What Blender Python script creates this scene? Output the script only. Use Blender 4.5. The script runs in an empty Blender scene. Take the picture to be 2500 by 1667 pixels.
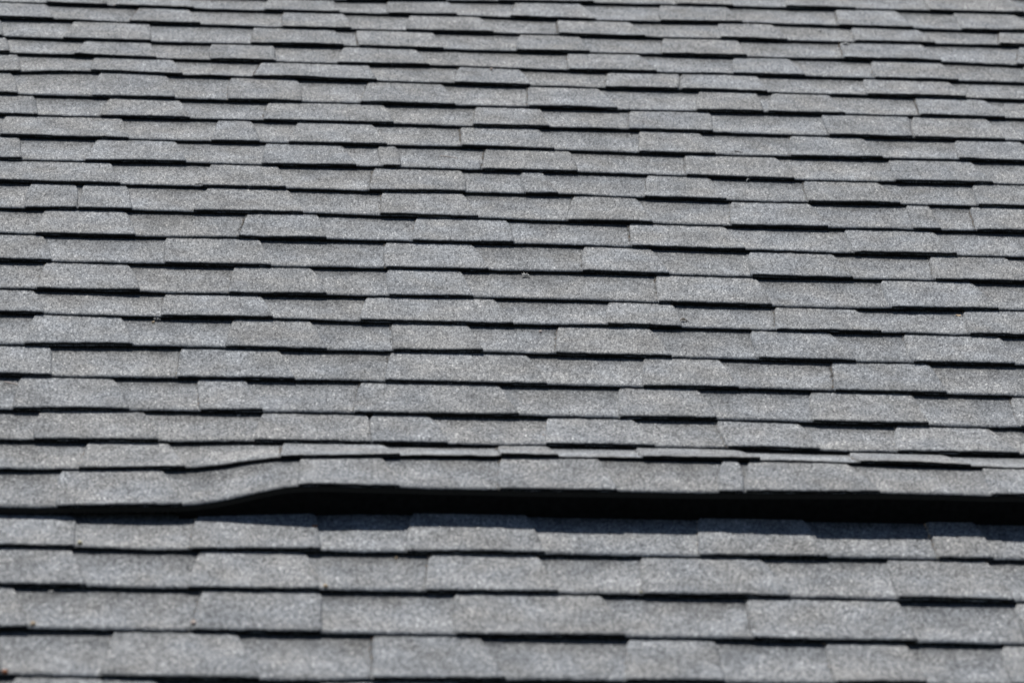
import bpy, math, random
from bisect import bisect_right
from mathutils import Vector, Matrix, Euler
from mathutils.noise import noise

random.seed(7)
scene = bpy.context.scene
col = scene.collection

# ------------------------------------------------------------------ camera
PITCH = math.radians(22.6)                 # slope of the roof
ROOF = Matrix.Translation((0, 0, 4)) @ Matrix.Rotation(PITCH, 4, 'X')   # roof metres (u along eave, v up slope, w normal) -> world


def roof_dir(yaw, down):
    return Vector((math.sin(yaw) * math.cos(down), math.cos(yaw) * math.cos(down), -math.sin(down)))


fw = roof_dir(math.radians(4.9535), math.radians(22.4948))
rt = fw.cross(Vector((0, 0, 1))).normalized()
up = rt.cross(fw)
ro = math.radians(3.1014)
r2 = rt * math.cos(ro) + up * math.sin(ro)
u2 = -rt * math.sin(ro) + up * math.cos(ro)
m = Matrix((r2, u2, -fw)).transposed().to_4x4()
m.translation = Vector((0.0, -8.0647, 2.4240))
cam = bpy.data.cameras.new('camera')
cam_o = bpy.data.objects.new('camera', cam)
col.objects.link(cam_o)
cam_o.matrix_world = ROOF @ m
cam.sensor_width = 36
cam.lens = 36 * 8200 / 2500
cam.clip_end = 500
cam.dof.use_dof = True
cam.dof.focus_distance = 6.75
cam.dof.aperture_fstop = 4.3
scene.camera = cam_o

# ------------------------------------------------------------------ sky and sun
SUN_ROOF = roof_dir(math.radians(-9), -math.radians(42))      # towards the sun, in roof axes: beyond the ridge, a little left
sw = (ROOF.to_3x3() @ SUN_ROOF).normalized()
elev = math.asin(sw.z)
azim = math.atan2(sw.x, sw.y)
world = bpy.data.worlds.new('World')
scene.world = world
world.use_nodes = True
nt = world.node_tree
sky = nt.nodes.new('ShaderNodeTexSky')
sky.sky_type = 'NISHITA'
sky.sun_disc = False
sky.sun_elevation = elev
sky.sun_rotation = azim
sky.altitude = 2000
sky.dust_density = 0.5
nt.links.new(sky.outputs[0], nt.nodes['Background'].inputs[0])
nt.nodes['Background'].inputs[1].default_value = 0.05
sun = bpy.data.lights.new('sun', 'SUN')
sun.energy = 5.0
sun.angle = math.radians(0.53)
sun.color = (1.0, 0.98, 0.95)
sun_o = bpy.data.objects.new('sun', sun)
col.objects.link(sun_o)
sun_o.rotation_euler = sw.to_track_quat('Z', 'Y').to_euler()
sun_o.location = (3, 10, 20)
scene.view_settings.view_transform = 'Standard'
scene.view_settings.look = 'None'
scene.view_settings.gamma = 1
scene.view_settings.use_curve_mapping = False
scene.view_settings.exposure = 0.70


# ------------------------------------------------------------------ materials
def new_mat(name):
    mt = bpy.data.materials.new(name)
    mt.use_nodes = True
    n = mt.node_tree
    return mt, n, n.nodes['Principled BSDF']


def N(n, kind, **kw):
    x = n.nodes.new(kind)
    for k, v in kw.items():
        setattr(x, k, v)
    return x


def ramp(n, stops, interp='LINEAR'):
    r = n.nodes.new('ShaderNodeValToRGB')
    cr = r.color_ramp
    cr.interpolation = interp
    while len(cr.elements) < len(stops):
        cr.elements.new(0.5)
    for e, (p, c) in zip(cr.elements, stops):
        e.position = p
        e.color = (c, c, c, 1) if isinstance(c, (int, float)) else (*c, 1)
    return r


def math_node(n, op, a, b=None, c=None):
    x = n.nodes.new('ShaderNodeMath')
    x.operation = op
    for i, v in enumerate((a, b, c)):
        if v is None:
            continue
        if isinstance(v, (int, float)):
            x.inputs[i].default_value = v
        else:
            n.links.new(v, x.inputs[i])
    return x.outputs[0]


def granule_material(name, band, gain=1.0):
    """Mineral granules pressed into asphalt; band = strength of the darker granule stripe of the backing layer."""
    mt, n, b = new_mat(name)
    L = n.links.new
    geo = N(n, 'ShaderNodeNewGeometry')
    info = N(n, 'ShaderNodeObjectInfo')
    add = N(n, 'ShaderNodeVectorMath', operation='ADD')
    L(geo.outputs['Position'], add.inputs[0])
    sc = N(n, 'ShaderNodeVectorMath', operation='SCALE')
    comb = N(n, 'ShaderNodeCombineXYZ')
    L(info.outputs['Random'], comb.inputs[0])
    L(info.outputs['Random'], comb.inputs[2])
    L(comb.outputs[0], sc.inputs[0])
    sc.inputs['Scale'].default_value = 13.0
    L(sc.outputs[0], add.inputs[1])
    P = add.outputs[0]
    # single granules; the rare near-white ones paint in sun sparkle
    vor = N(n, 'ShaderNodeTexVoronoi')
    vor.inputs['Scale'].default_value = 470
    vor.inputs['Randomness'].default_value = 1
    L(P, vor.inputs['Vector'])
    sep = N(n, 'ShaderNodeSeparateColor')
    L(vor.outputs['Color'], sep.inputs[0])
    gr = ramp(n, [(0.0, (0.028, 0.029, 0.031)), (0.22, (0.090, 0.092, 0.096)), (0.5, (0.174, 0.177, 0.181)),
                  (0.8, (0.248, 0.251, 0.255)), (0.97, (0.295, 0.297, 0.299)), (0.995, (0.60, 0.59, 0.57))])
    L(sep.outputs[0], gr.inputs[0])
    # clumps of granules
    n1 = N(n, 'ShaderNodeTexNoise')
    n1.inputs['Scale'].default_value = 150
    n1.inputs['Detail'].default_value = 3
    n1.inputs['Roughness'].default_value = 0.65
    L(P, n1.inputs['Vector'])
    r1 = ramp(n, [(0.30, 0.64), (0.70, 1.34)])
    L(n1.outputs[0], r1.inputs[0])
    # weathering blotches over a hand's breadth
    n2 = N(n, 'ShaderNodeTexNoise')
    n2.inputs['Scale'].default_value = 14
    n2.inputs['Detail'].default_value = 4
    L(P, n2.inputs['Vector'])
    r2_ = ramp(n, [(0.28, 0.76), (0.72, 1.19)])
    L(n2.outputs[0], r2_.inputs[0])
    k = math_node(n, 'MULTIPLY', r1.outputs[0], r2_.outputs[0])
    # every piece a little lighter, darker, warmer or cooler
    k = math_node(n, 'MULTIPLY', k, math_node(n, 'MULTIPLY_ADD', info.outputs['Random'], 0.10, 0.95 * gain))
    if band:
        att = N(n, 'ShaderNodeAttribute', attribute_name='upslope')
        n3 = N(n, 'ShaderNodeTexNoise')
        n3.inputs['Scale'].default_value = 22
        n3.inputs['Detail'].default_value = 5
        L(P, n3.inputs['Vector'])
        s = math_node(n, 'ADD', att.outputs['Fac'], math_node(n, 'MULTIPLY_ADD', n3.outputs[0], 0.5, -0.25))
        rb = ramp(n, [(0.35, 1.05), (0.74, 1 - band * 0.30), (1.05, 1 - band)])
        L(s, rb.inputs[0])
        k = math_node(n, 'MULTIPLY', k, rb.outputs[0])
    mul = N(n, 'ShaderNodeVectorMath', operation='SCALE')
    L(gr.outputs[0], mul.inputs[0])
    L(k, mul.inputs['Scale'])
    # faint warm or cool cast
    n4 = N(n, 'ShaderNodeTexNoise')
    n4.inputs['Scale'].default_value = 13
    L(P, n4.inputs['Vector'])
    wm = N(n, 'ShaderNodeMix', data_type='RGBA')
    wm.inputs[6].default_value = (0.972, 0.999, 1.022, 1)
    wm.inputs[7].default_value = (1.016, 1.0, 0.966, 1)
    f = math_node(n, 'MULTIPLY_ADD', n4.outputs[0], 2.6, -0.95)
    f = math_node(n, 'ADD', f, math_node(n, 'MULTIPLY_ADD', math_node(n, 'FRACT', math_node(n, 'MULTIPLY', info.outputs['Random'], 7.3)), 0.5, -0.1))
    f.node.use_clamp = True
    L(f, wm.inputs[0])
    mm = N(n, 'ShaderNodeVectorMath', operation='MULTIPLY')
    L(mul.outputs[0], mm.inputs[0])
    L(wm.outputs[2], mm.inputs[1])
    L(mm.outputs[0], b.inputs['Base Color'])
    b.inputs['Roughness'].default_value = 0.85
    b.inputs['Specular IOR Level'].default_value = 0.04
    # relief
    b1 = N(n, 'ShaderNodeBump')
    b1.inputs['Strength'].default_value = 0.65
    b1.inputs['Distance'].default_value = 0.0009
    L(vor.outputs['Distance'], b1.inputs['Height'])
    b1.invert = True
    b2 = N(n, 'ShaderNodeBump')
    b2.inputs['Strength'].default_value = 0.5
    b2.inputs['Distance'].default_value = 0.0022
    L(n1.outputs[0], b2.inputs['Height'])
    L(b1.outputs[0], b2.inputs['Normal'])
    L(b2.outputs[0], b.inputs['Normal'])
    return mt


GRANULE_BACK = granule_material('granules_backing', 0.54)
GRANULE_TAB = granule_material('granules_tab', 0.0, 0.98)


def plain(name, colr, rough=0.85, noise_scale=60, amount=0.35, spec=0.2):
    mt, n, b = new_mat(name)
    L = n.links.new
    geo = N(n, 'ShaderNodeNewGeometry')
    nz = N(n, 'ShaderNodeTexNoise')
    nz.inputs['Scale'].default_value = noise_scale
    nz.inputs['Detail'].default_value = 4
    L(geo.outputs['Position'], nz.inputs['Vector'])
    r = ramp(n, [(0.25, tuple(c * (1 - amount) for c in colr)), (0.75, tuple(min(1, c * (1 + amount)) for c in colr))])
    L(nz.outputs[0], r.inputs[0])
    L(r.outputs[0], b.inputs['Base Color'])
    bp = N(n, 'ShaderNodeBump')
    bp.inputs['Strength'].default_value = 0.4
    bp.inputs['Distance'].default_value = 0.001
    L(nz.outputs[0], bp.inputs['Height'])
    L(bp.outputs[0], b.inputs['Normal'])
    b.inputs['Roughness'].default_value = rough
    b.inputs['Specular IOR Level'].default_value = spec
    return mt


ASPHALT = plain('asphalt_cut_edge', (0.010, 0.010, 0.010), 0.9, 700, 0.5, 0.08)
DECK = plain('roof_board', (0.10, 0.07, 0.045), 0.9, 30)
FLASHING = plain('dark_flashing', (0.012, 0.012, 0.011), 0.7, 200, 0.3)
RISER = plain('near_black_board', (0.006, 0.006, 0.006), 0.9, 90, 0.5, 0.05)  # near-black face of the riser board

OFFSET = {
0:[(224,-57),(492,-33),(806,-20),(989,-17),(1172,-12),(1338,-11),(1599,-2),(1728,-4)],
1:[(-571,-8),(-343,-15),(-78,-23),(-8,-21),(276,-19),(543,-13),(615,-18),(902,-21),(974,-20),(1246,-4),(1427,-10),(1700,-17),(1755,-15)],
2:[(-441,-1),(-320,-3),(-83,-4),(46,-13),(307,-9),(606,-7),(712,-6),(1032,-4),(1103,-1),(1371,0),(1732,10),(1804,9)],
3:[(-586,2),(-483,-6),(-211,-11),(-40,-6),(245,-1),(528,-3),(598,-5),(877,3),(947,4),(1244,2),(1386,6),(1704,7),(1844,-6)],
4:[(-476,15),(-173,6),(-123,6),(97,8),(181,5),(453,14),(572,9),(709,3),(1001,4),(1070,8),(1364,8),(1450,5),(1746,3)],
5:[(-556,16),(-468,32),(-370,45),(-137,29),(-4,29),(346,25),(447,23),(682,22),(784,22),(1242,22),(1327,20),(1396,22),(1738,15)],
6:[(-490,3),(-393,4),(-101,0),(161,4),(229,7),(489,10),(571,9),(903,11),(1003,14),(1406,21),(1490,21),(1762,24)],
7:[(-417,6),(-353,9),(-98,12),(-2,12),(352,14),(481,9),(709,13),(823,15),(1068,11),(1199,7),(1281,6),(1735,9)],
8:[(-221,8),(-127,7),(62,8),(363,12),(426,14),(745,7),(825,4),(1081,2),(1172,4),(1438,5),(1536,8)],
9:[(-430,-1),(-369,1),(-93,10),(0,5),(264,13),(388,9),(466,9),(764,11),(890,6),(1221,-4),(1348,-2),(1668,3)],
10:[(-241,6),(-150,8),(123,4),(229,2),(490,12),(551,10),(720,10),(813,5),(1075,-3),(1153,-1),(1450,4),(1529,2)],
11:[(-477,-8),(-206,-3),(-146,-5),(166,6),(226,1),(526,-2),(616,-5),(873,-8),(948,-11),(1253,-10),(1345,-10),(1484,-8)],
12:[(-461,-10),(-186,-9),(-84,-3),(208,-3),(296,-6),(606,2),(724,-3),(1066,-9),(1200,-11),(1517,-9)],
13:[(-343,-14),(-234,-17),(81,-14),(191,-11),(523,-9),(635,-6),(879,-10),(973,-13),(1243,-9),(1354,-9)],
14:[(-441,-19),(-175,-25),(-68,-24),(215,-19),(500,-12),(623,-12),(759,-17),(1062,-24),(1201,-27),(1515,-16)],
15:[(-328,1),(-249,-5),(93,-2),(186,-5),(558,-5),(665,-2),(908,0),(998,-6),(1258,-5),(1364,-8)],
16:[(-427,-13),(-166,-5),(-76,-6),(209,-5),(483,-3),(561,-4),(860,-6),(934,-7),(1187,-9),(1247,-8)],
17:[(-312,-11),(-211,-10),(117,-5),(206,-5),(588,-7),(704,-7),(945,-6),(1061,-8),(1339,-12),(1427,-15)],
18:[(-418,-23),(-156,-12),(-95,-12),(90,-6),(178,-8),(527,-5),(627,-5),(898,-4),(997,-10),(1282,-14),(1340,-15)],
19:[(-391,-8),(-103,-4),(-15,5),(404,6),(480,11),(750,13),(815,12),(1060,6),(1125,7)],
22:[(-233,5),(-151,2),(-104,4),(214,6),(547,8),(667,8),(1018,14),(1127,13),(1274,15)],
23:[(-215,10),(-123,7),(152,8),(233,9),(559,12),(629,8),(946,9),(1029,6)],
24:[(-253,5),(-141,6),(150,7),(229,5),(319,5),(637,5),(740,5),(1131,0),(1224,0)],
25:[(-288,-1),(60,-8),(147,-4),(467,3),(556,3),(812,5)],
}
LIFT = {
20:[(-357,2.4),(-296,4.7),(-75,10.7),(-38,16.3),(11,26.0),(48,33.6),(319,43.1),(419,42.9),(568,45.3),(669,46.0),(933,45.7),(1034,45.0),(1289,40.9),(1340,40.0)],
21:[(-372,0.1),(-84,9.5),(-36,17.9),(12,30.8),(48,40.8),(83,49.5),(313,48.6),(410,47.8),(654,49.8),(727,49.8),(776,49.9),(1109,55.2),(1233,53.3)],
}
TABS = {1:[(-717,-619,-710,-616),(-490,-372,-493,-346),(-318,-151,-328,-135),(45,207,35,219),(340,493,339,507),(658,821,637,850),(1023,1192,1009,1216),(1470,1626,1455,1643),(1771,1926,1764,1973)],
2:[(-677,-494,-681,-468),(-269,-149,-288,-118),(81,228,77,244),(390,562,377,588),(753,931,747,959),(1153,1288,1144,1309),(1487,1654,1474,1676),(1858,2051,1835,2027)],
3:[(-421,-238,-439,-231),(9,203,3,224),(255,441,260,462),(653,798,635,811),(1001,1184,984,1190),(1437,1640,1427,1664),(1883,2061,1844,2040)],
4:[(-385,-232,-405,-214),(-90,58,-89,63),(223,394,205,422),(757,930,749,958),(1158,1292,1138,1311),(1493,1660,1477,1678)],
5:[(-359,-175,-361,-150),(29,280,9,296),(491,634,473,650),(840,1011,823,993),(1016,1196,1002,1203),(1449,1651,1438,1671)],
6:[(-681,-540,-682,-515),(-340,-187,-349,-164),(-41,113,-45,121),(275,447,252,469),(643,808,634,839),(1042,1178,1019,1173),(1212,1349,1183,1364),(1549,1712,1536,1736)],
7:[(-667,-477,-670,-461),(-309,-153,-324,-127),(46,305,35,324),(514,662,500,672),(866,1051,850,1038),(1307,1512,1300,1491),(1519,1689,1495,1704)],
8:[(-532,-276,-533,-255),(-66,9,-79,27),(109,277,89,305),(472,648,467,672),(873,1009,856,1027),(1214,1377,1192,1400),(1588,1737,1570,1762)],
9:[(-658,-490,-658,-476),(-324,-154,-344,-129),(39,207,31,235),(285,325,291,329),(519,706,503,710),(957,1160,945,1181),(1410,1598,1401,1618)],
10:[(-614,-287,-610,-262),(-77,68,-93,83),(272,461,256,461),(588,635,587,658),(860,996,839,1015),(1200,1364,1189,1389),(1571,1767,1555,1756)],
11:[(-448,-353,-450,-345),(-350,-247,-342,-232),(-81,89,-108,118),(284,456,276,480),(690,824,664,842),(1023,1192,1005,1209),(1399,1452,1387,1448),(1538,1703,1522,1685)],
12:[(-410,-244,-420,-220),(2,149,-14,164),(351,540,337,543),(792,992,783,1017),(1242,1430,1239,1454),(1646,1794,1618,1787)],
13:[(-591,-403,-559,-378),(-160,30,-157,53),(283,458,278,484),(686,823,670,845),(1024,1197,1010,1216),(1397,1555,1382,1583)],
14:[(-390,-226,-398,-201),(-21,132,-30,159),(281,429,280,445),(817,1019,806,1030),(1272,1458,1265,1482)],
15:[(-588,-402,-575,-377),(-152,33,-155,56),(236,487,221,515),(708,835,694,838),(1035,1196,1020,1226),(1410,1611,1397,1608)],
16:[(-395,-228,-403,-204),(-21,129,-33,157),(280,429,279,448),(599,776,584,803),(971,1125,966,1153),(1268,1457,1261,1456)],
17:[(-549,-353,-536,-344),(-115,69,-118,96),(274,530,259,557),(749,894,733,912),(1105,1292,1089,1298),(1498,1641,1466,1631)],
18:[(-400,-232,-403,-198),(-81,8,-73,38),(215,470,200,496),(689,835,676,853),(1044,1235,1027,1238)],
19:[(-355,-171,-357,-143),(37,225,22,226),(228,335,228,362),(545,701,533,728),(852,1003,856,1021),(1178,1347,1158,1380)],
20:[(-266,-124,-274,-93),(73,247,67,272),(449,539,443,543),(693,875,687,892),(1072,1239,1066,1261),(1405,1531,1381,1519)],
21:[(-304,-130,-302,-94),(100,241,96,265),(444,612,432,630),(825,855,800,843),(870,1043,846,1076),(1278,1423,1265,1414)],
22:[(-417,-270,-407,-266),(-71,128,-78,133),(287,484,273,501),(769,952,755,970),(1159,1244,1155,1248)],
23:[(-432,-268,-419,-238),(-64,110,-80,129),(311,490,298,512),(658,858,647,886),(1067,1238,1061,1253)],
24:[(-489,-352,-474,-321),(-57,134,-70,130),(344,581,339,605),(815,1063,806,1067)],
25:[(-497,-368,-481,-352),(-191,2,-203,36),(210,379,205,409),(609,748,591,744),(921,1050,914,1056)]}

E_ = 0.143          # exposure of one course
T_ = 0.0038         # thickness of a tab
B_ = 0.0027          # thickness of the backing layer
H_ = T_ + B_         # fall of a course from its butt edge to the butt edge above


def smooth_table(rows, step=0.03, sigma=0.05):
    """(mm, mm) samples -> evenly spaced smoothed samples in metres."""
    xs = [r[0] / 1000 for r in rows]
    ys = [r[1] / 1000 for r in rows]

    def lin(x):
        if x <= xs[0]:
            return ys[0]
        if x >= xs[-1]:
            return ys[-1]
        i = bisect_right(xs, x) - 1
        return ys[i] + (ys[i + 1] - ys[i]) * (x - xs[i]) / max(1e-6, xs[i + 1] - xs[i])
    out = []
    x = -1.0
    while x < 2.6:
        s = w = 0
        for k in range(-3, 4):
            g = math.exp(-(k * step / sigma) ** 2 / 2)
            s += g * lin(x + k * step)
            w += g
        out.append(s / w)
        x += step
    return out


def look(tab, u, step=0.03):
    p = (u + 1.0) / step
    if p <= 0:
        return tab[0]
    if p >= len(tab) - 1:
        return tab[-1]
    i = int(p)
    return tab[i] + (tab[i + 1] - tab[i]) * (p - i)


OFF_T = {n: smooth_table(r) for n, r in OFFSET.items()}
LIFT_T = {n: smooth_table(r, sigma=0.02) for n, r in LIFT.items()}


def line_v(n, u):
    """up-slope position of butt line n."""
    base = -n * E_
    if n in OFF_T:
        o = look(OFF_T[n], u)
    elif n == 20:
        o = 0.010
    elif n == 21:
        o = 0.007
    else:
        o = 0.002 * noise((u * 1.3, n * 3.1, 0))
        if n < 0:
            o += look(OFF_T[0], u) * max(0, 1 + n / 3)
    o += 0.0012 * noise((u * 5.0, n * 7.7, 2))
    return base + o


def bulge(n, u):
    """height of the buckled roof surface at butt line n."""
    if n <= 17 or n >= 22:
        return 0.0
    t = min(1, max(0, (u + 0.1) / 0.2))
    t = t * t * (3 - 2 * t)
    if n == 18:
        return 0.0
    if n == 19:
        return 0.001 * t
    return max(0.0, look(LIFT_T[n], u))


def ripple(n, u):
    """how far butt edge n stands off the course below."""
    r = 0.0026 * noise((u * 3.5, n * 5.3, 9)) + 0.0018 * noise((u * 11, n * 2.9, 4))
    return max(-0.0003, r)


def dip(n, u):
    """settling of course 22 where it runs under the buckled edge."""
    if n != 22:
        return 0.0
    t = min(1, max(0, (u + 0.15) / 0.35))
    return -0.0115 + 0.0160 * t


def surf(n, u, s):
    """point on the backing layer of course n; s = 0 at its butt edge, 1 at the butt edge above."""
    v0 = line_v(n, u)
    v1 = line_v(n - 1, u)
    v = v0 + s * (v1 - v0)
    if n <= 21:
        b0 = bulge(n, u)
        b1 = bulge(n - 1, u)
        b2 = bulge(n - 2, u)
        lift = b0 + (b1 - b0) * s if s <= 1 else b1 + (b2 - b1) * (s - 1)
    else:
        lift = dip(n, u) * min(1.2, s)
    w = -H_ * s + lift + ripple(n, u) * max(0, 1 - s) ** 2
    return Vector((u, v, w))


def empty(name, parent=None, loc=(0, 0, 0)):
    o = bpy.data.objects.new(name, None)
    col.objects.link(o)
    o.parent = parent
    o.location = loc
    o.empty_display_size = 0.1
    return o


def make(name, verts, faces, mats, idx, parent, ups=None, origin=None, smooth=True):
    if origin is not None:
        verts = [v - origin for v in verts]
    me = bpy.data.meshes.new(name)
    me.from_pydata(verts, [], faces)
    for mt in mats:
        me.materials.append(mt)
    me.polygons.foreach_set('material_index', idx)
    me.polygons.foreach_set('use_smooth', [smooth and i == 0 for i in idx])
    if ups:
        a = me.attributes.new('upslope', 'FLOAT', 'POINT')
        a.data.foreach_set('value', ups)
    me.update()
    o = bpy.data.objects.new(name, me)
    col.objects.link(o)
    o.parent = parent
    if origin is not None:
        o.location = origin
    return o


def slab_data(us_rows, n, srows, raise_, thick, jit, side=2):
    """closed sheet: us_rows[r] = list of u values for row r (same count)."""
    V, F, I, A = [], [], [], []
    nc = len(us_rows[0])
    nr = len(srows)
    jv = [random.gauss(0, jit) for _ in range(nc)]
    jw = [random.gauss(0, jit * 0.35) for _ in range(nc)]
    if jit:
        ph = random.uniform(0, 100)
        # wavy, here and there chipped edge; a corner or the middle standing up a little
        jv = [j + 0.0020 * noise((c * 0.35, ph, 0)) + max(0, noise((c * 0.9, ph, 7)) - 0.45) * 0.008 for c, j in enumerate(jv)]
        if raise_:
            c0, c1, cm = (max(0, random.gauss(0.0001, 0.0008)) for _ in range(3))
            jw = [j + c0 * (1 - c / (nc - 1)) ** 2 + c1 * (c / (nc - 1)) ** 2 + cm * math.sin(math.pi * c / (nc - 1)) for c, j in enumerate(jw)]
    for r, s in enumerate(srows):
        for c, u in enumerate(us_rows[r]):
            p = surf(n, u, s)
            p.z += raise_
            if r == 0:
                p.y += jv[c]
                p.z += jw[c]
            elif r == 1:
                p.z += jw[c] * 0.8
            V.append(p)
            A.append(s)
    top = len(V)
    for r, s in enumerate(srows):
        for c, u in enumerate(us_rows[r]):
            p = V[r * nc + c].copy()
            p.z -= thick
            if r == 0:
                p.y += abs(random.gauss(0, jit * 0.5))
            if raise_ and c in (0, nc - 1):
                p.x += (-0.0026 if c == 0 else 0.0026) * (0.4 if r == 0 else 1)      # granule fill: tab side splayed at its foot so the face catches sun
            V.append(p)
            A.append(s)
    for r in range(nr - 1):
        for c in range(nc - 1):
            a = r * nc + c
            F.append((a, a + 1, a + nc + 1, a + nc)); I.append(0)
            F.append((top + a, top + a + nc, top + a + nc + 1, top + a + 1)); I.append(1)
    for c in range(nc - 1):
        F.append((c, top + c, top + c + 1, c + 1)); I.append(1)
        a = (nr - 1) * nc + c
        F.append((a, a + 1, top + a + 1, top + a)); I.append(1)
    for r in range(nr - 1):
        a = r * nc
        F.append((a, a + nc, top + a + nc, top + a)); I.append(side)
        a = r * nc + nc - 1
        F.append((a, top + a, top + a + nc, a + nc)); I.append(side)
    return V, F, I, A


def spread(a, b, step):
    k = max(2, int(round((b - a) / step)))
    return [a + (b - a) * i / k for i in range(k + 1)]


def strip_data(n, a, b, step=0.009):
    """a, b: (u at the butt edge, u one course up) of either end."""
    if isinstance(a, float):
        a = (a, a)
    if isinstance(b, float):
        b = (b, b)
    s = [0, 0.12, 0.5, 0.85, 1.0, 1.18, 1.42]
    k = max(2, int(round((b[0] - a[0]) / step)))
    rows = []
    for q in s:
        x0 = a[0] + (a[1] - a[0]) * q
        x1 = b[0] + (b[1] - b[0]) * q
        rows.append([x0 + (x1 - x0) * i / k for i in range(k + 1)])
    return slab_data(rows, n, s, 0.0, B_ - 0.0002, 0.0006 if step < 0.02 else 0.0)


def tab_data(n, tl, tr, bl, br, step=0.009):
    s = [0, 0.08, 0.5, 0.86, 0.95, 1.02, 1.14]
    ins = [0.0, 0, 0, 0.0004, 0.0028, 0.007, 0.016]
    k = max(2, int(round((br - bl) / step)))
    wob_l = random.uniform(-0.003, 0.003)
    wob_r = random.uniform(-0.003, 0.003)
    rows = []
    for q, i in zip(s, ins):
        t = min(q, 1.05)
        a = bl + (tl - bl) * t + i * 0.6 + wob_l * math.sin(t * 3.1)
        b = br + (tr - br) * t - i + wob_r * math.sin(t * 3.1)
        rows.append([a + (b - a) * c / k for c in range(k + 1)])
    rows[0][0] += 0.0015
    rows[0][-1] -= 0.0015
    return slab_data(rows, n, s, T_, T_ + 0.0003, 0.0006 if step < 0.02 else 0.0, 2)


# ------------------------------------------------------------------ the roof
roof = empty('shingle_roof')
roof.matrix_world = ROOF
roof['label'] = 'sloping roof of weathered grey asphalt shingles with one long buckled course near the bottom'
roof['category'] = 'roof'
roof['kind'] = 'thing'


def span(n):
    """stretch of course n built piece by piece (metres along the eave)."""
    t = n / 25
    a, b = -0.83 + 0.47 * t, 2.12 - 0.82 * t
    return a - 0.10, b + 0.12


def random_tabs(a, b, rng):
    out = []
    u = a
    while u < b:
        w = rng.uniform(0.13, 0.26)
        if u + w > b:
            break
        k1, k2 = rng.uniform(0.004, 0.018), rng.uniform(0.008, 0.026)
        out.append((u + k1, u + w - k2, u, u + w))
        u += w + rng.uniform(0.10, 0.22)
    return out


rng = random.Random(11)
far_V, far_F, far_I, far_A = [], [], [], []


def add_far(d):
    V, F, I, A = d
    o = len(far_V)
    far_V.extend(V)
    far_F.extend([tuple(i + o for i in f) for f in F])
    far_I.extend(I)
    far_A.extend(A)


EXT_L, EXT_R = -3.2, 5.2
phase = {}
grit_spots = []
TABS_ALL = {}
for n in range(-14, 36):
    if -1 <= n <= 26:
        a, b = span(n)
        tabs = [tuple(x / 1000 for x in t) for t in TABS.get(n, [])]
        if not tabs:
            tabs = random_tabs(a + rng.uniform(0, .15), b, rng)
        # fill what the table leaves empty at either end
        fixed = []
        last = None
        for t in sorted(tabs, key=lambda t: t[2]):
            t = list(t)
            if last is not None and t[2] < last + 0.003:
                t[2] = last + 0.003
                t[0] = max(t[0], t[2] + 0.002)
            last = t[3]
            fixed.append(tuple(t))
        tabs = fixed
        while tabs[0][2] - 0.3 > a:
            x1 = tabs[0][2] - rng.uniform(0.12, 0.18)
            x0 = x1 - rng.uniform(0.15, 0.22)
            tabs.insert(0, (x0 + 0.012, x1 - 0.016, x0, x1))
        while tabs[-1][3] + 0.3 < b:
            x0 = tabs[-1][3] + rng.uniform(0.12, 0.18)
            x1 = x0 + rng.uniform(0.15, 0.22)
            tabs.append((x0 + 0.012, x1 - 0.016, x0, x1))
        a = min(a, tabs[0][2] - 0.03)
        b = max(b, tabs[-1][3] + 0.03)
        # joints about a metre apart, each at the left side of a tab
        ph = ((n * 0.41) % 1.0) * 1.0 - 1.0
        want = []
        while ph < b - 0.25:
            if ph > a + 0.2:
                want.append(ph)
            ph += 1.0
        joints = [(a, a)]
        for w_ in want:
            t = min(tabs, key=lambda t: abs(t[2] - w_))
            c = t[2] + 0.0006
            if c > joints[-1][0] + 0.3 and c < b - 0.15:
                joints.append((c, t[0] + 0.0006))
        joints.append((b, b))
        for j in joints[1:-1]:
            grit_spots.append((n, j[1] - 0.0006, j[0] - 0.0006, 34))
        for t in tabs:
            if rng.random() < 0.5:
                grit_spots.append((n, t[0], t[2], rng.randint(5, 22)))
        TABS_ALL[n] = tabs
        for j0, j1 in zip(joints, joints[1:]):
            g = 0.0001
            V, F, I, A = strip_data(n, (j0[0] + g, j0[1] + g), (j1[0] - g, j1[1] - g))
            org = surf(n, (j0[0] + j1[0]) / 2, 0.0)
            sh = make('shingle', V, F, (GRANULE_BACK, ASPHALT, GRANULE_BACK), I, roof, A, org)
            for t in tabs:
                if j0[0] <= (t[2] + t[3]) / 2 < j1[0]:
                    V, F, I, A = tab_data(n, *t)
                    torg = surf(n, (t[2] + t[3]) / 2, 0.0) + Vector((0, 0, T_))
                    tb = make('tab', V, F, (GRANULE_TAB, ASPHALT, GRANULE_TAB), I, sh, A, torg)
                    tb.location = torg - org
        sides = [(EXT_L, a - 0.002), (b + 0.002, EXT_R)]
    else:
        sides = [(EXT_L, EXT_R)]
    for x0, x1 in sides:
        add_far(strip_data(n, x0, x1, 0.08))
        for t in random_tabs(x0 + rng.uniform(0.02, 0.15), x1, rng):
            add_far(tab_data(n, *t, step=0.08))
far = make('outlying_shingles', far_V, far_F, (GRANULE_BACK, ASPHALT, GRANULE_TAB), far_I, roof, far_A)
far['kind'] = 'stuff'
far['label'] = 'further grey shingle courses running on beyond the picture'

# boarding under the shingles
def box(name, x0, x1, y0, y1, z0, z1, mat, parent):
    V = [Vector(p) for p in ((x0, y0, z0), (x1, y0, z0), (x1, y1, z0), (x0, y1, z0), (x0, y0, z1), (x1, y0, z1), (x1, y1, z1), (x0, y1, z1))]
    F = [(0, 3, 2, 1), (4, 5, 6, 7), (0, 1, 5, 4), (1, 2, 6, 5), (2, 3, 7, 6), (3, 0, 4, 7)]
    return make(name, V, F, (mat,), [0] * 6, parent, smooth=False)


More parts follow.
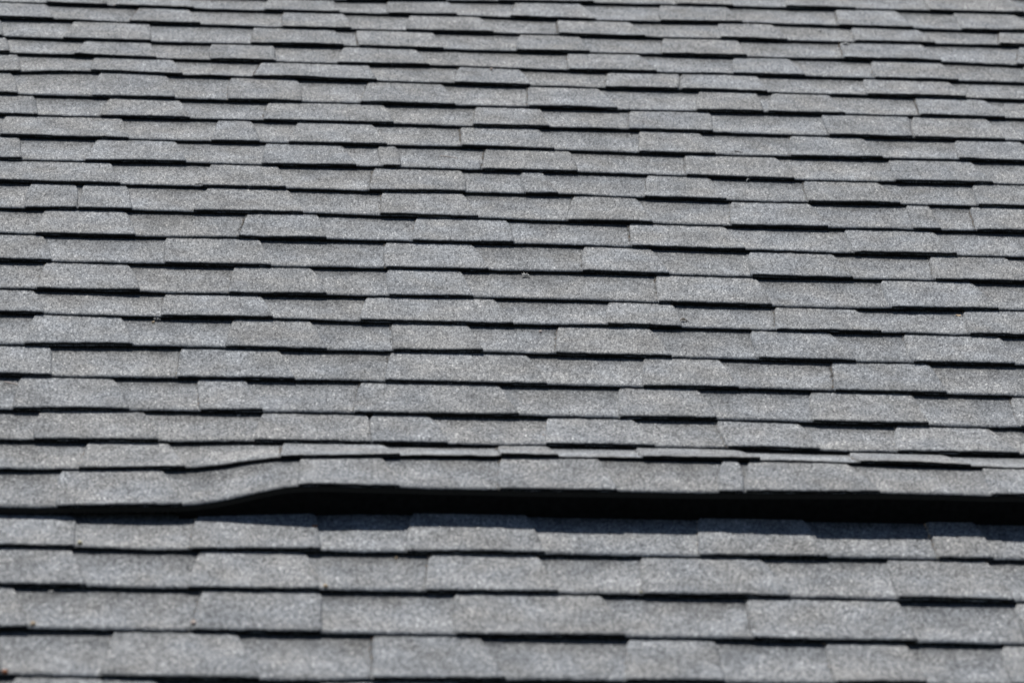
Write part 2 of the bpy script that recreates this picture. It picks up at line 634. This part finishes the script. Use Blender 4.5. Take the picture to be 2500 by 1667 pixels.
box('roof_deck', EXT_L, EXT_R, -36 * E_, 15 * E_, -0.045, -0.024, DECK, roof)

# the buckled edge: a stiff starter layer glued under course 21 and the dark riser board below it
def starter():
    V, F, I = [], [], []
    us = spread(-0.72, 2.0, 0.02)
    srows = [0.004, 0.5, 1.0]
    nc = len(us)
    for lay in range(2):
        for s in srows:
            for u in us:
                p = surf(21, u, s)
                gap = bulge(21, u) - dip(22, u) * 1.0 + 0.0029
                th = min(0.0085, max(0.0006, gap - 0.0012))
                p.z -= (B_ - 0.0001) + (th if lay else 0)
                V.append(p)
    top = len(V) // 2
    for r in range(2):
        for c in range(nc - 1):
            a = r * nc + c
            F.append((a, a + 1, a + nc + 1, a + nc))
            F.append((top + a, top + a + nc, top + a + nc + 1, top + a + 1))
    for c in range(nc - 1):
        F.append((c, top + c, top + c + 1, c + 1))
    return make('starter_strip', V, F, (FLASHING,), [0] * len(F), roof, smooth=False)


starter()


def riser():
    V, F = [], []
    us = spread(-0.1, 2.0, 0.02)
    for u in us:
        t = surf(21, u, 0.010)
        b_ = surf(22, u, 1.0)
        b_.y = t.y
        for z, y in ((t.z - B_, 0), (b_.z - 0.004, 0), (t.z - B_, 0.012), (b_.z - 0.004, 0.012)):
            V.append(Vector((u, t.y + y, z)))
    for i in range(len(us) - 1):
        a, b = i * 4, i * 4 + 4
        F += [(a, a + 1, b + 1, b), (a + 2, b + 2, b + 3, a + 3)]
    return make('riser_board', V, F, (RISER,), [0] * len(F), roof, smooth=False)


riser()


# ------------------------------------------------------------------ small things lying on the roof
def on_roof(u, v):
    """roof-space point on whatever lies uppermost at (u, v)"""
    best = None
    for n in range(-1, 27):
        v0, v1 = line_v(n, u), line_v(n - 1, u)
        if v0 <= v < v1:
            s = (v - v0) / (v1 - v0)
            p = surf(n, u, s)
            for tl, tr, bl, br in TABS_ALL[n]:
                if bl + (tl - bl) * s < u < br + (tr - br) * s:
                    p.z += T_
            return p
    return Vector((u, v, 0))


def colour(name, c, rough=0.8, amount=0.25):
    return plain(name, c, rough, 500, amount, 0.25)


PALE = colour('pale_bit', (0.36, 0.355, 0.34))
TAN = colour('tan_bit', (0.38, 0.29, 0.19))
RUST = colour('rust_bit', (0.20, 0.075, 0.03))
BROWN = colour('dark_brown_bit', (0.035, 0.026, 0.018))
YELLOW = colour('yellow_lichen', (0.34, 0.31, 0.20))
STRAW = colour('straw', (0.52, 0.42, 0.36))
r9 = random.Random(23)


def link(name, V, F, mat, loc, label, cat, group=None, smooth=True):
    o = make(name, [Vector(v) for v in V], F, (mat,), [0] * len(F), None, smooth=smooth)
    o.matrix_world = ROOF @ Matrix.Translation(loc)
    o['label'] = label
    o['category'] = cat
    if group:
        o['group'] = group
    return o


def lump_mesh(r, rough=0.25, flat=0.7, off=(0, 0, 0)):
    import bmesh
    bm = bmesh.new()
    bmesh.ops.create_icosphere(bm, subdivisions=2, radius=r)
    k = r9.random() * 50
    for v in bm.verts:
        d = 1 + rough * noise(v.co * (1.4 / r) + Vector((k, 0, 0)))
        v.co *= d
        v.co.z *= flat
    V = [v.co + Vector(off) for v in bm.verts]
    F = [tuple(x.index for x in f.verts) for f in bm.faces]
    bm.free()
    return V, F


def join(parts):
    V, F = [], []
    for a, b in parts:
        o = len(V)
        V += list(a)
        F += [tuple(i + o for i in f) for f in b]
    return V, F


def tube(pts, radii, sides=6):
    V, F = [], []
    for i, p in enumerate(pts):
        t = (Vector(pts[min(i + 1, len(pts) - 1)]) - Vector(pts[max(i - 1, 0)])).normalized()
        a = t.cross(Vector((0, 0, 1)))
        a = a.normalized() if a.length > 1e-4 else Vector((1, 0, 0))
        b = t.cross(a)
        for k in range(sides):
            th = 2 * math.pi * k / sides
            V.append(Vector(p) + (a * math.cos(th) + b * math.sin(th)) * radii[i])
    for i in range(len(pts) - 1):
        for k in range(sides):
            x, y = i * sides + k, i * sides + (k + 1) % sides
            F.append((x, y, y + sides, x + sides))
    F.append(tuple(range(sides - 1, -1, -1)))
    F.append(tuple(range((len(pts) - 1) * sides, len(pts) * sides)))
    return V, F


def fluff(u, v, size, label, mat=PALE, dz=0.0):
    parts = [lump_mesh(size * r9.uniform(0.22, 0.38), 0.6, 0.6,
                       (r9.gauss(0, size * .35), r9.gauss(0, size * .3), size * r9.uniform(.15, .5))) for _ in range(7)]
    for _ in range(9):
        a = r9.uniform(0, 6.28)
        d = Vector((math.cos(a), math.sin(a), r9.uniform(0.1, 0.7)))
        parts.append(tube([d * 0, d * size * .5, d * size * 0.95], [size * .06, size * .05, size * .015], 4))
    V, F = join(parts)
    link('seed_fluff', V, F, mat, on_roof(u, v) + Vector((0, 0, dz)), label, 'fluff')


def crumb(u, v, r, mat, label, cat='crumb', name='crumb', group=None, flat=0.75):
    V, F = lump_mesh(r, 0.5, flat)
    link(name, V, F, mat, on_roof(u, v) + Vector((0, 0, r * flat * 0.7)), label, cat, group)


def needle(u, v, length, ang, bend, r, mat, label, name='pine_needle', cat='needle', rise=0.0):
    pts = []
    for i in range(9):
        t = i / 8 - 0.5
        x = t * length
        y = bend * (0.25 - t * t)
        pts.append(Vector((x * math.cos(ang) - y * math.sin(ang), x * math.sin(ang) + y * math.cos(ang), r + rise * (0.25 - t * t) * 4)))
    rad = [r * (0.55 + 0.45 * math.sin(math.pi * min(1, (i + 1) / 9))) for i in range(9)]
    V, F = tube(pts, rad)
    link(name, V, F, mat, on_roof(u, v), label, cat)


def curled_leaf(u, v, size, label):
    V, F = [], []
    nu, nv = 12, 5
    for side in (0, 1):
        for i in range(nu):
            t = i / (nu - 1)
            for j in range(nv):
                q = j / (nv - 1) - 0.5
                w = math.sin(math.pi * (0.08 + 0.88 * t)) * 0.45
                x = (t - 0.5) * size * 1.3
                y = q * w * size
                z = size * (0.22 * math.sin(math.pi * t) + 0.55 * q * q * w + 0.05 * math.sin(9 * t + q * 5))
                V.append(Vector((x, y + 0.25 * size * math.sin(2.4 * t), z - side * 0.0005)))
    n0 = nu * nv
    for i in range(nu - 1):
        for j in range(nv - 1):
            a = i * nv + j
            F.append((a, a + nv, a + nv + 1, a + 1))
            F.append((n0 + a, n0 + a + 1, n0 + a + nv + 1, n0 + a + nv))
    for i in range(nu - 1):
        for j in (0, nv - 1):
            a = i * nv + j
            F.append((a, a + nv, n0 + a + nv, n0 + a) if j else (a, n0 + a, n0 + a + nv, a + nv))
    stalk = tube([(-size * .62, 0, 0.001), (-size * .9, -size * .15, 0.001), (-size * 1.15, -size * .35, 0.0008)], [0.0008, 0.0007, 0.0006], 5)
    V, F = join([(V, F), stalk])
    link('curled_leaf', V, F, BROWN, on_roof(u, v), label, 'leaf')


def chip(u, v, size, mat, label):
    V, F = [], []
    k = 7
    for z in (0.0, 0.0011):
        for i in range(k):
            a = 2 * math.pi * i / k
            rr = size * r9.uniform(0.6, 1.0)
            V.append(Vector((rr * math.cos(a), rr * 0.7 * math.sin(a), z + 0.25 * size * math.cos(a) ** 2)))
    F = [tuple(range(k - 1, -1, -1)), tuple(range(k, 2 * k))] + [(i, (i + 1) % k, k + (i + 1) % k, k + i) for i in range(k)]
    link('leaf_chip', V, F, mat, on_roof(u, v), label, 'leaf chip', smooth=False)


fluff(0.555, -1.884, 0.0085, 'tuft of pale seed fluff against a dark butt edge near the middle of the roof', dz=0.002)
fluff(-0.162, -2.152, 0.0055, 'small tuft of whitish fluff at a butt edge left of the centre, beside tan crumbs', dz=0.002)
fluff(-0.294, -3.291, 0.0050, 'white double speck of fluff on the dark edge at the lower left')
fluff(1.451, -0.301, 0.0095, 'pale grey star shaped lichen tuft on an edge near the upper right corner')
fluff(-0.354, -0.146, 0.0085, 'whitish fluff on the topmost dark edge at the upper left corner', dz=0.002)
fluff(1.402, -0.190, 0.0065, 'faint pale patch of fluff on a shingle close to the top right edge')
fluff(-0.005, -2.588, 0.0038, 'tiny white speck in the dark edge above the start of the buckle')
curled_leaf(0.844, -2.113, 0.017, 'dark brown curled leaf with a stalk lying on a shingle right of centre')
needle(0.436, -1.193, 0.042, -0.35, 0.010, 0.0008, STRAW, 'pinkish pale curved pine needle lying flat above the centre of the roof')
needle(-0.414, -2.468, 0.030, -0.45, 0.003, 0.0009, STRAW, 'straw coloured pine needle at the left edge of the picture')
needle(-0.095, -1.408, 0.028, 0.30, 0.006, 0.0007, BROWN, 'thin dark bent stem lying left of the pine needle', 'thin_stem', 'stem')
needle(1.081, -1.114, 0.020, -0.5, -0.007, 0.0010, BROWN, 'short dark curved twig on a pale shingle at the upper right', 'twig', 'twig')
needle(1.079, -1.292, 0.016, 0.9, 0.004, 0.0012, PALE, 'white bent feather barb hanging in a dark butt edge at the upper right', 'feather_barb', 'feather', 0.004)
crumb(0.564, -2.172, 0.0030, STRAW, 'pinkish white crumb just under a dark edge at the centre')
crumb(0.533, -2.227, 0.0021, PALE, 'tiny white crumb alone on a shingle face at the centre')
crumb(-0.068, -3.406, 0.0042, STRAW, 'round pinkish white bead on the lip of a butt edge at the bottom left', 'bead', 'round_seed')
crumb(0.645, -3.272, 0.0028, YELLOW, 'round yellowish bead on a butt edge below the buckle, bottom centre', 'bead', 'round_seed')
crumb(0.566, -0.575, 0.0034, STRAW, 'bright cream crumb on a thin dark edge near the top centre')
crumb(-0.257, -3.124, 0.0045, YELLOW, 'yellow tan lump of lichen at a joint between two shingles, lower left', 'lichen', 'lichen_lump')
crumb(-0.314, -3.413, 0.0042, TAN, 'tan lump of lichen on an edge near the bottom left corner', 'lichen', 'lichen_lump')
crumb(0.139, -3.269, 0.0040, TAN, 'flat tan lump of lichen on an edge, lower left of centre', 'lichen', 'lichen_lump')
crumb(0.256, -3.150, 0.0024, TAN, 'orange tan crumb under the edge below the buckle')
crumb(0.588, -2.558, 0.0022, PALE, 'tiny pale crumb in a dark edge just above the buckled courses')
crumb(-0.346, -3.570, 0.0045, RUST, 'rust brown lump on the lowest edge in the bottom left corner', 'lump', 'rusty_lump')
crumb(-0.170, -2.165, 0.0028, TAN, 'tan crumb beside the small whitish fluff left of centre')
chip(1.396, -2.042, 0.0065, TAN, 'orange chip of dry leaf under a butt edge at the far right')
chip(0.124, -3.048, 0.0060, RUST, 'reddish leaf chip at the rim of the shadow under the buckle')

# gritty crumbs washed into the joints and along the left sides of the tabs
GRIT, gn, gb = new_mat('washed_grit')
gg = N(gn, 'ShaderNodeNewGeometry')
gr_ = ramp(gn, [(0.0, (0.42, 0.40, 0.36)), (0.3, (0.45, 0.34, 0.20)), (0.6, (0.46, 0.44, 0.40)), (0.8, (0.42, 0.24, 0.12)), (1.0, (0.5, 0.48, 0.44))])
gn.links.new(gg.outputs['Random Per Island'], gr_.inputs[0])
gn.links.new(gr_.outputs[0], gb.inputs['Base Color'])
gb.inputs['Roughness'].default_value = 0.9
parts = []
for n, ut, ub, cnt in grit_spots:
    for _ in range(cnt):
        s = r9.random() ** 0.8
        u = ub + (ut - ub) * s - abs(r9.gauss(0, 0.0018)) - 0.0003
        p = surf(n, u, s)
        for tl, tr, bl, br in TABS_ALL[n]:
            if bl + (tl - bl) * s < u < br + (tr - br) * s:
                p.z += T_
        r = r9.uniform(0.0007, 0.0019)
        V = [Vector((r9.uniform(.7, 1.2) * r * x, r9.uniform(.7, 1.2) * r * y, r9.uniform(.7, 1.1) * r * z)) + p + Vector((0, 0, r * .5))
             for x, y, z in ((1, 0, 0), (-1, 0, 0), (0, 1, 0), (0, -1, 0), (0, 0, 1), (0, 0, -1))]
        parts.append((V, [(0, 2, 4), (2, 1, 4), (1, 3, 4), (3, 0, 4), (2, 0, 5), (1, 2, 5), (3, 1, 5), (0, 3, 5)]))
V, F = join(parts)
grit = make('grit', V, F, (GRIT,), [0] * len(F), None, smooth=False)
grit.matrix_world = ROOF
grit['kind'] = 'stuff'
grit['label'] = 'tan and pale grit washed into the joints between the shingles'
